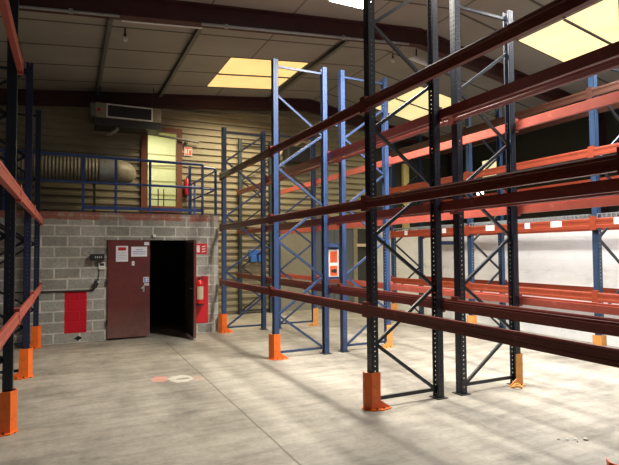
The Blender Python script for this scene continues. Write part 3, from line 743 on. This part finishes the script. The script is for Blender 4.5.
MB().tube([(5.02, 12.25, 4.12), (5.10, 12.2, 4.30), (5.25, 12.2, 4.42), (5.5, 12.2, 4.44), (5.66, 12.2, 4.55), (5.84, 12.2, 4.52), (5.92, 12.25, 4.62)], .03, 8).build('pipe', M['cream'], dh, (5.4, 12.2, 4.4), smooth=True)
MB().box(5.3, 5.34, 12.36, 12.449, 4.0, 4.3).box(5.7, 5.74, 12.36, 12.449, 4.0, 4.3).build('bracket', M['dark'], dh, (5.5, 12.4, 4.1))
# blue socket boxes on the back wall
sb = empty('socket_box', (4.43, 12.46, 1.3), 'pair of blue socket boxes on the ribbed back wall behind racks', 'socket box')
MB().box(4.22, 4.62, 12.40, 12.465, 1.44, 1.64).build('casing', M['sky_blue'], sb, (4.4, 12.4, 1.4), bevel=.006)
MB().box(4.24, 4.40, 12.30, 12.40, 1.33, 1.50).build('socket', M['sky_blue'], sb, (4.3, 12.3, 1.4), bevel=.01)
MB().box(4.45, 4.61, 12.30, 12.40, 1.33, 1.50).build('socket', M['sky_blue'], sb, (4.5, 12.3, 1.4), bevel=.01)
at_origin(MB().box(9.10, 9.30, 12.36, 12.46, 0, 4.22), 'wall_post', M['yellow'], (9.2, 12.4, 0), 'pale yellow upright post in the dark beyond the white wall', 'post')

# ------------------------------------------------------------------ ceiling fittings
def fixture(i, x, y, z, lx, ly, watts):
    lab = ['bright white ceiling lamp at the top edge of the photo', 'added unseen lamp over the near end of the middle racks', 'added unseen lamp over the aisle before the white wall',
           ][i]
    e = empty('ceiling_lamp', (x, y, z), lab, 'lamp', 'ceiling lamps')
    MB().box(x-lx/2-.03, x+lx/2+.03, y-ly/2-.03, y+ly/2+.03, z+.03, z+.09).build('housing', M['white'], e, (x, y, z+.03), bevel=.005)
    d = MB().box(x-lx/2, x+lx/2, y-ly/2, y+ly/2, z+.012, z+.03).build('diffuser', M['tube'], e, (x, y, z))
    for s in (-1, 1):
        yy = y+s*ly*.4; MB().box(x-.008, x+.008, yy-.008, yy+.008, z+.09, zc(x)).build('hanger', M['dark'], e, (x, yy, z+.1))
    area('lamp_light', (x, y, z), lx, ly, watts, (1, .985, .95) if i == 2 else (1, .945, .86), spread=132)
for i, L_ in enumerate(LAMPS): fixture(i, *L_)
def batten(x0, x1, y, zoff, label):
    z0, z1 = zc(x0)-zoff, zc(x1)-zoff
    e = empty('batten_lamp', ((x0+x1)/2, y, min(z0, z1)), label, 'lamp', 'unlit batten lamps')
    MB().obox((x0, y, z0), (x1, y, z1), .13, .06, (0,1,0)).build('housing', M['white'], e, (x0, y, z0), bevel=.006)
    MB().obox((x0+.05, y-.03, z0-.045+.004), (x1-.05, y-.03, z1-.045+.004), .028, .028, (0,1,0)).build('lamp_tube', M['paper'], e, (x0, y, z0))
    for t in (.2, .8):
        xx = x0+(x1-x0)*t; MB().box(xx-.01, xx+.01, y-.01, y+.01, zc(xx)-zoff+.02, zc(xx)).build('hanger', M['dark'], e, (xx, y, zc(xx)))
batten(.68, 1.88, 7.72, .22, 'unlit grey batten lamp close to the red rafter, top left of photo')
batten(6.15, 7.0, 8.1, .22, 'unlit pale batten lamp beyond the rafter, near the ridge')
at_origin(MB().tube([(1.78, 7.40, zc(1.78)-.335), (5.6, 7.40, zc(5.6)-.335)], .022, 8).box(2.14, 2.19, 7.38, 7.42, zc(2.1)-.36, zc(2.1)-.30).box(4.2, 4.25, 7.38, 7.42, zc(4.2)-.36, zc(4.2)-.30), 'conduit', M['galv'], (3.6, 7.4, 5.2), 'pale conduit running along the underside of the red rafter', 'conduit')
at_origin(MB().tube([(-.95, 7.40, zc(-.95)-.335), (.62, 7.40, zc(.62)-.335)], .02, 8).box(-.02, .03, 7.38, 7.42, zc(0)-.36, zc(0)-.30), 'conduit', M['galv'], (-.2, 7.4, 4.85), 'pale conduit stub on the red rafter at the top left of the photo', 'conduit')
def bulb(x, y, label, drop=.20):
    z = zc(x); e = empty('pendant_bulb', (x, y, z-drop), label, 'light bulb', 'bare bulbs')
    MB().tube([(x, y, z), (x, y, z-drop*.45)], .012, 8).build('cord', M['dark'], e, (x, y, z))
    MB().lathe((x, y, z-drop*.75), [(.018, 0), (.022, .02), (.022, .06), (.012, .065)], 12).build('socket', M['dark'], e, (x, y, z-drop*.7))
    MB().lathe((x, y, z-drop*1.12), [(.008, 0), (.034, .015), (.045, .045), (.036, .075), (.018, .09)], 16).build('bulb', M['white'], e, (x, y, z-drop*1.1), smooth=True)
bulb(.81, 8.6, 'bare white bulb hanging from the ceiling near the left batten lamp')
bulb(6.1, 8.6, 'bare bulb under the ceiling near the ridge, left of the pale batten lamp', .16)
# lit lamp and window in the dark hall beyond the white wall
fl_ = empty('flood_lamp', (11.0, 11.2, 3.2), 'small lit white lamp in the dark hall beyond the white wall', 'lamp')
MB().box(11.02, 11.2, 11.05, 11.35, 3.14, 3.38).build('housing', M['dark'], fl_, (11.1, 11.2, 3.2))
MB().box(11.0, 11.02, 11.08, 11.32, 3.16, 3.36).build('lens', M['tube'], fl_, (11.0, 11.2, 3.2))
wn = struct(MB().box(11.17, 11.2, 10.65, 11.25, 3.75, 4.25), 'window_6', M['sky_pale'])
MB().box(11.14, 11.17, 10.60, 11.30, 3.70, 3.75).box(11.14, 11.17, 10.60, 11.30, 4.25, 4.30).box(11.14, 11.17, 10.60, 10.65, 3.75, 4.25).box(11.14, 11.17, 11.25, 11.30, 3.75, 4.25).build('window_frame', M['dark'], wn)

# crumbs of rubble on the floor
RUB = ['white chip of stone lying alone on floor at the lower right', 'small chip of stone at right end of the floor patch',
       'chip of stone in the middle of the floor patch, lower right', 'chip of stone at left end of the floor patch, lower right', 'tiny dark chip of stone beside the dusty patch, lower right floor']
for (x, y, r_), lab in zip([(3.93, 2.86, .022), (3.86, 2.90, .012), (3.80, 2.93, .012), (3.74, 2.97, .013), (3.83, 2.86, .009)], RUB):
    m = MB(); n = 7
    for (f_, z) in ((.7, 0), (1, .35), (.8, .75), (.35, 1)):
        for k in range(n):
            a = 2*math.pi*k/n; q = r_*f_*random.uniform(.75, 1.2); m.v.append((x+q*math.cos(a), y+q*math.sin(a), z*r_*.9))
    for j in range(3):
        for k in range(n): m.f.append((j*n+k, j*n+(k+1) % n, (j+1)*n+(k+1) % n, (j+1)*n+k))
    m.f.append(tuple(range(n-1, -1, -1))); m.f.append(tuple(3*n+k for k in range(n)))
    at_origin(m, 'stone_chip', M['stone'] if 'dark' not in lab else M['oldmetal'], (x, y, 0), lab, 'stone chip', 'stone chips on the floor')

lp = [(4.70+.045*math.cos(a), 4.26+.05*math.sin(a), .012+.012*(1+math.sin(a*2))) for a in [2*math.pi*i/18 for i in range(19)]]
at_origin(MB().tube(lp, .011, 6), 'strap', M['guard_old'], (4.70, 4.26, 0), 'small tan strap loop on floor beside the faded yellow-orange guard', 'strap', smooth=True)
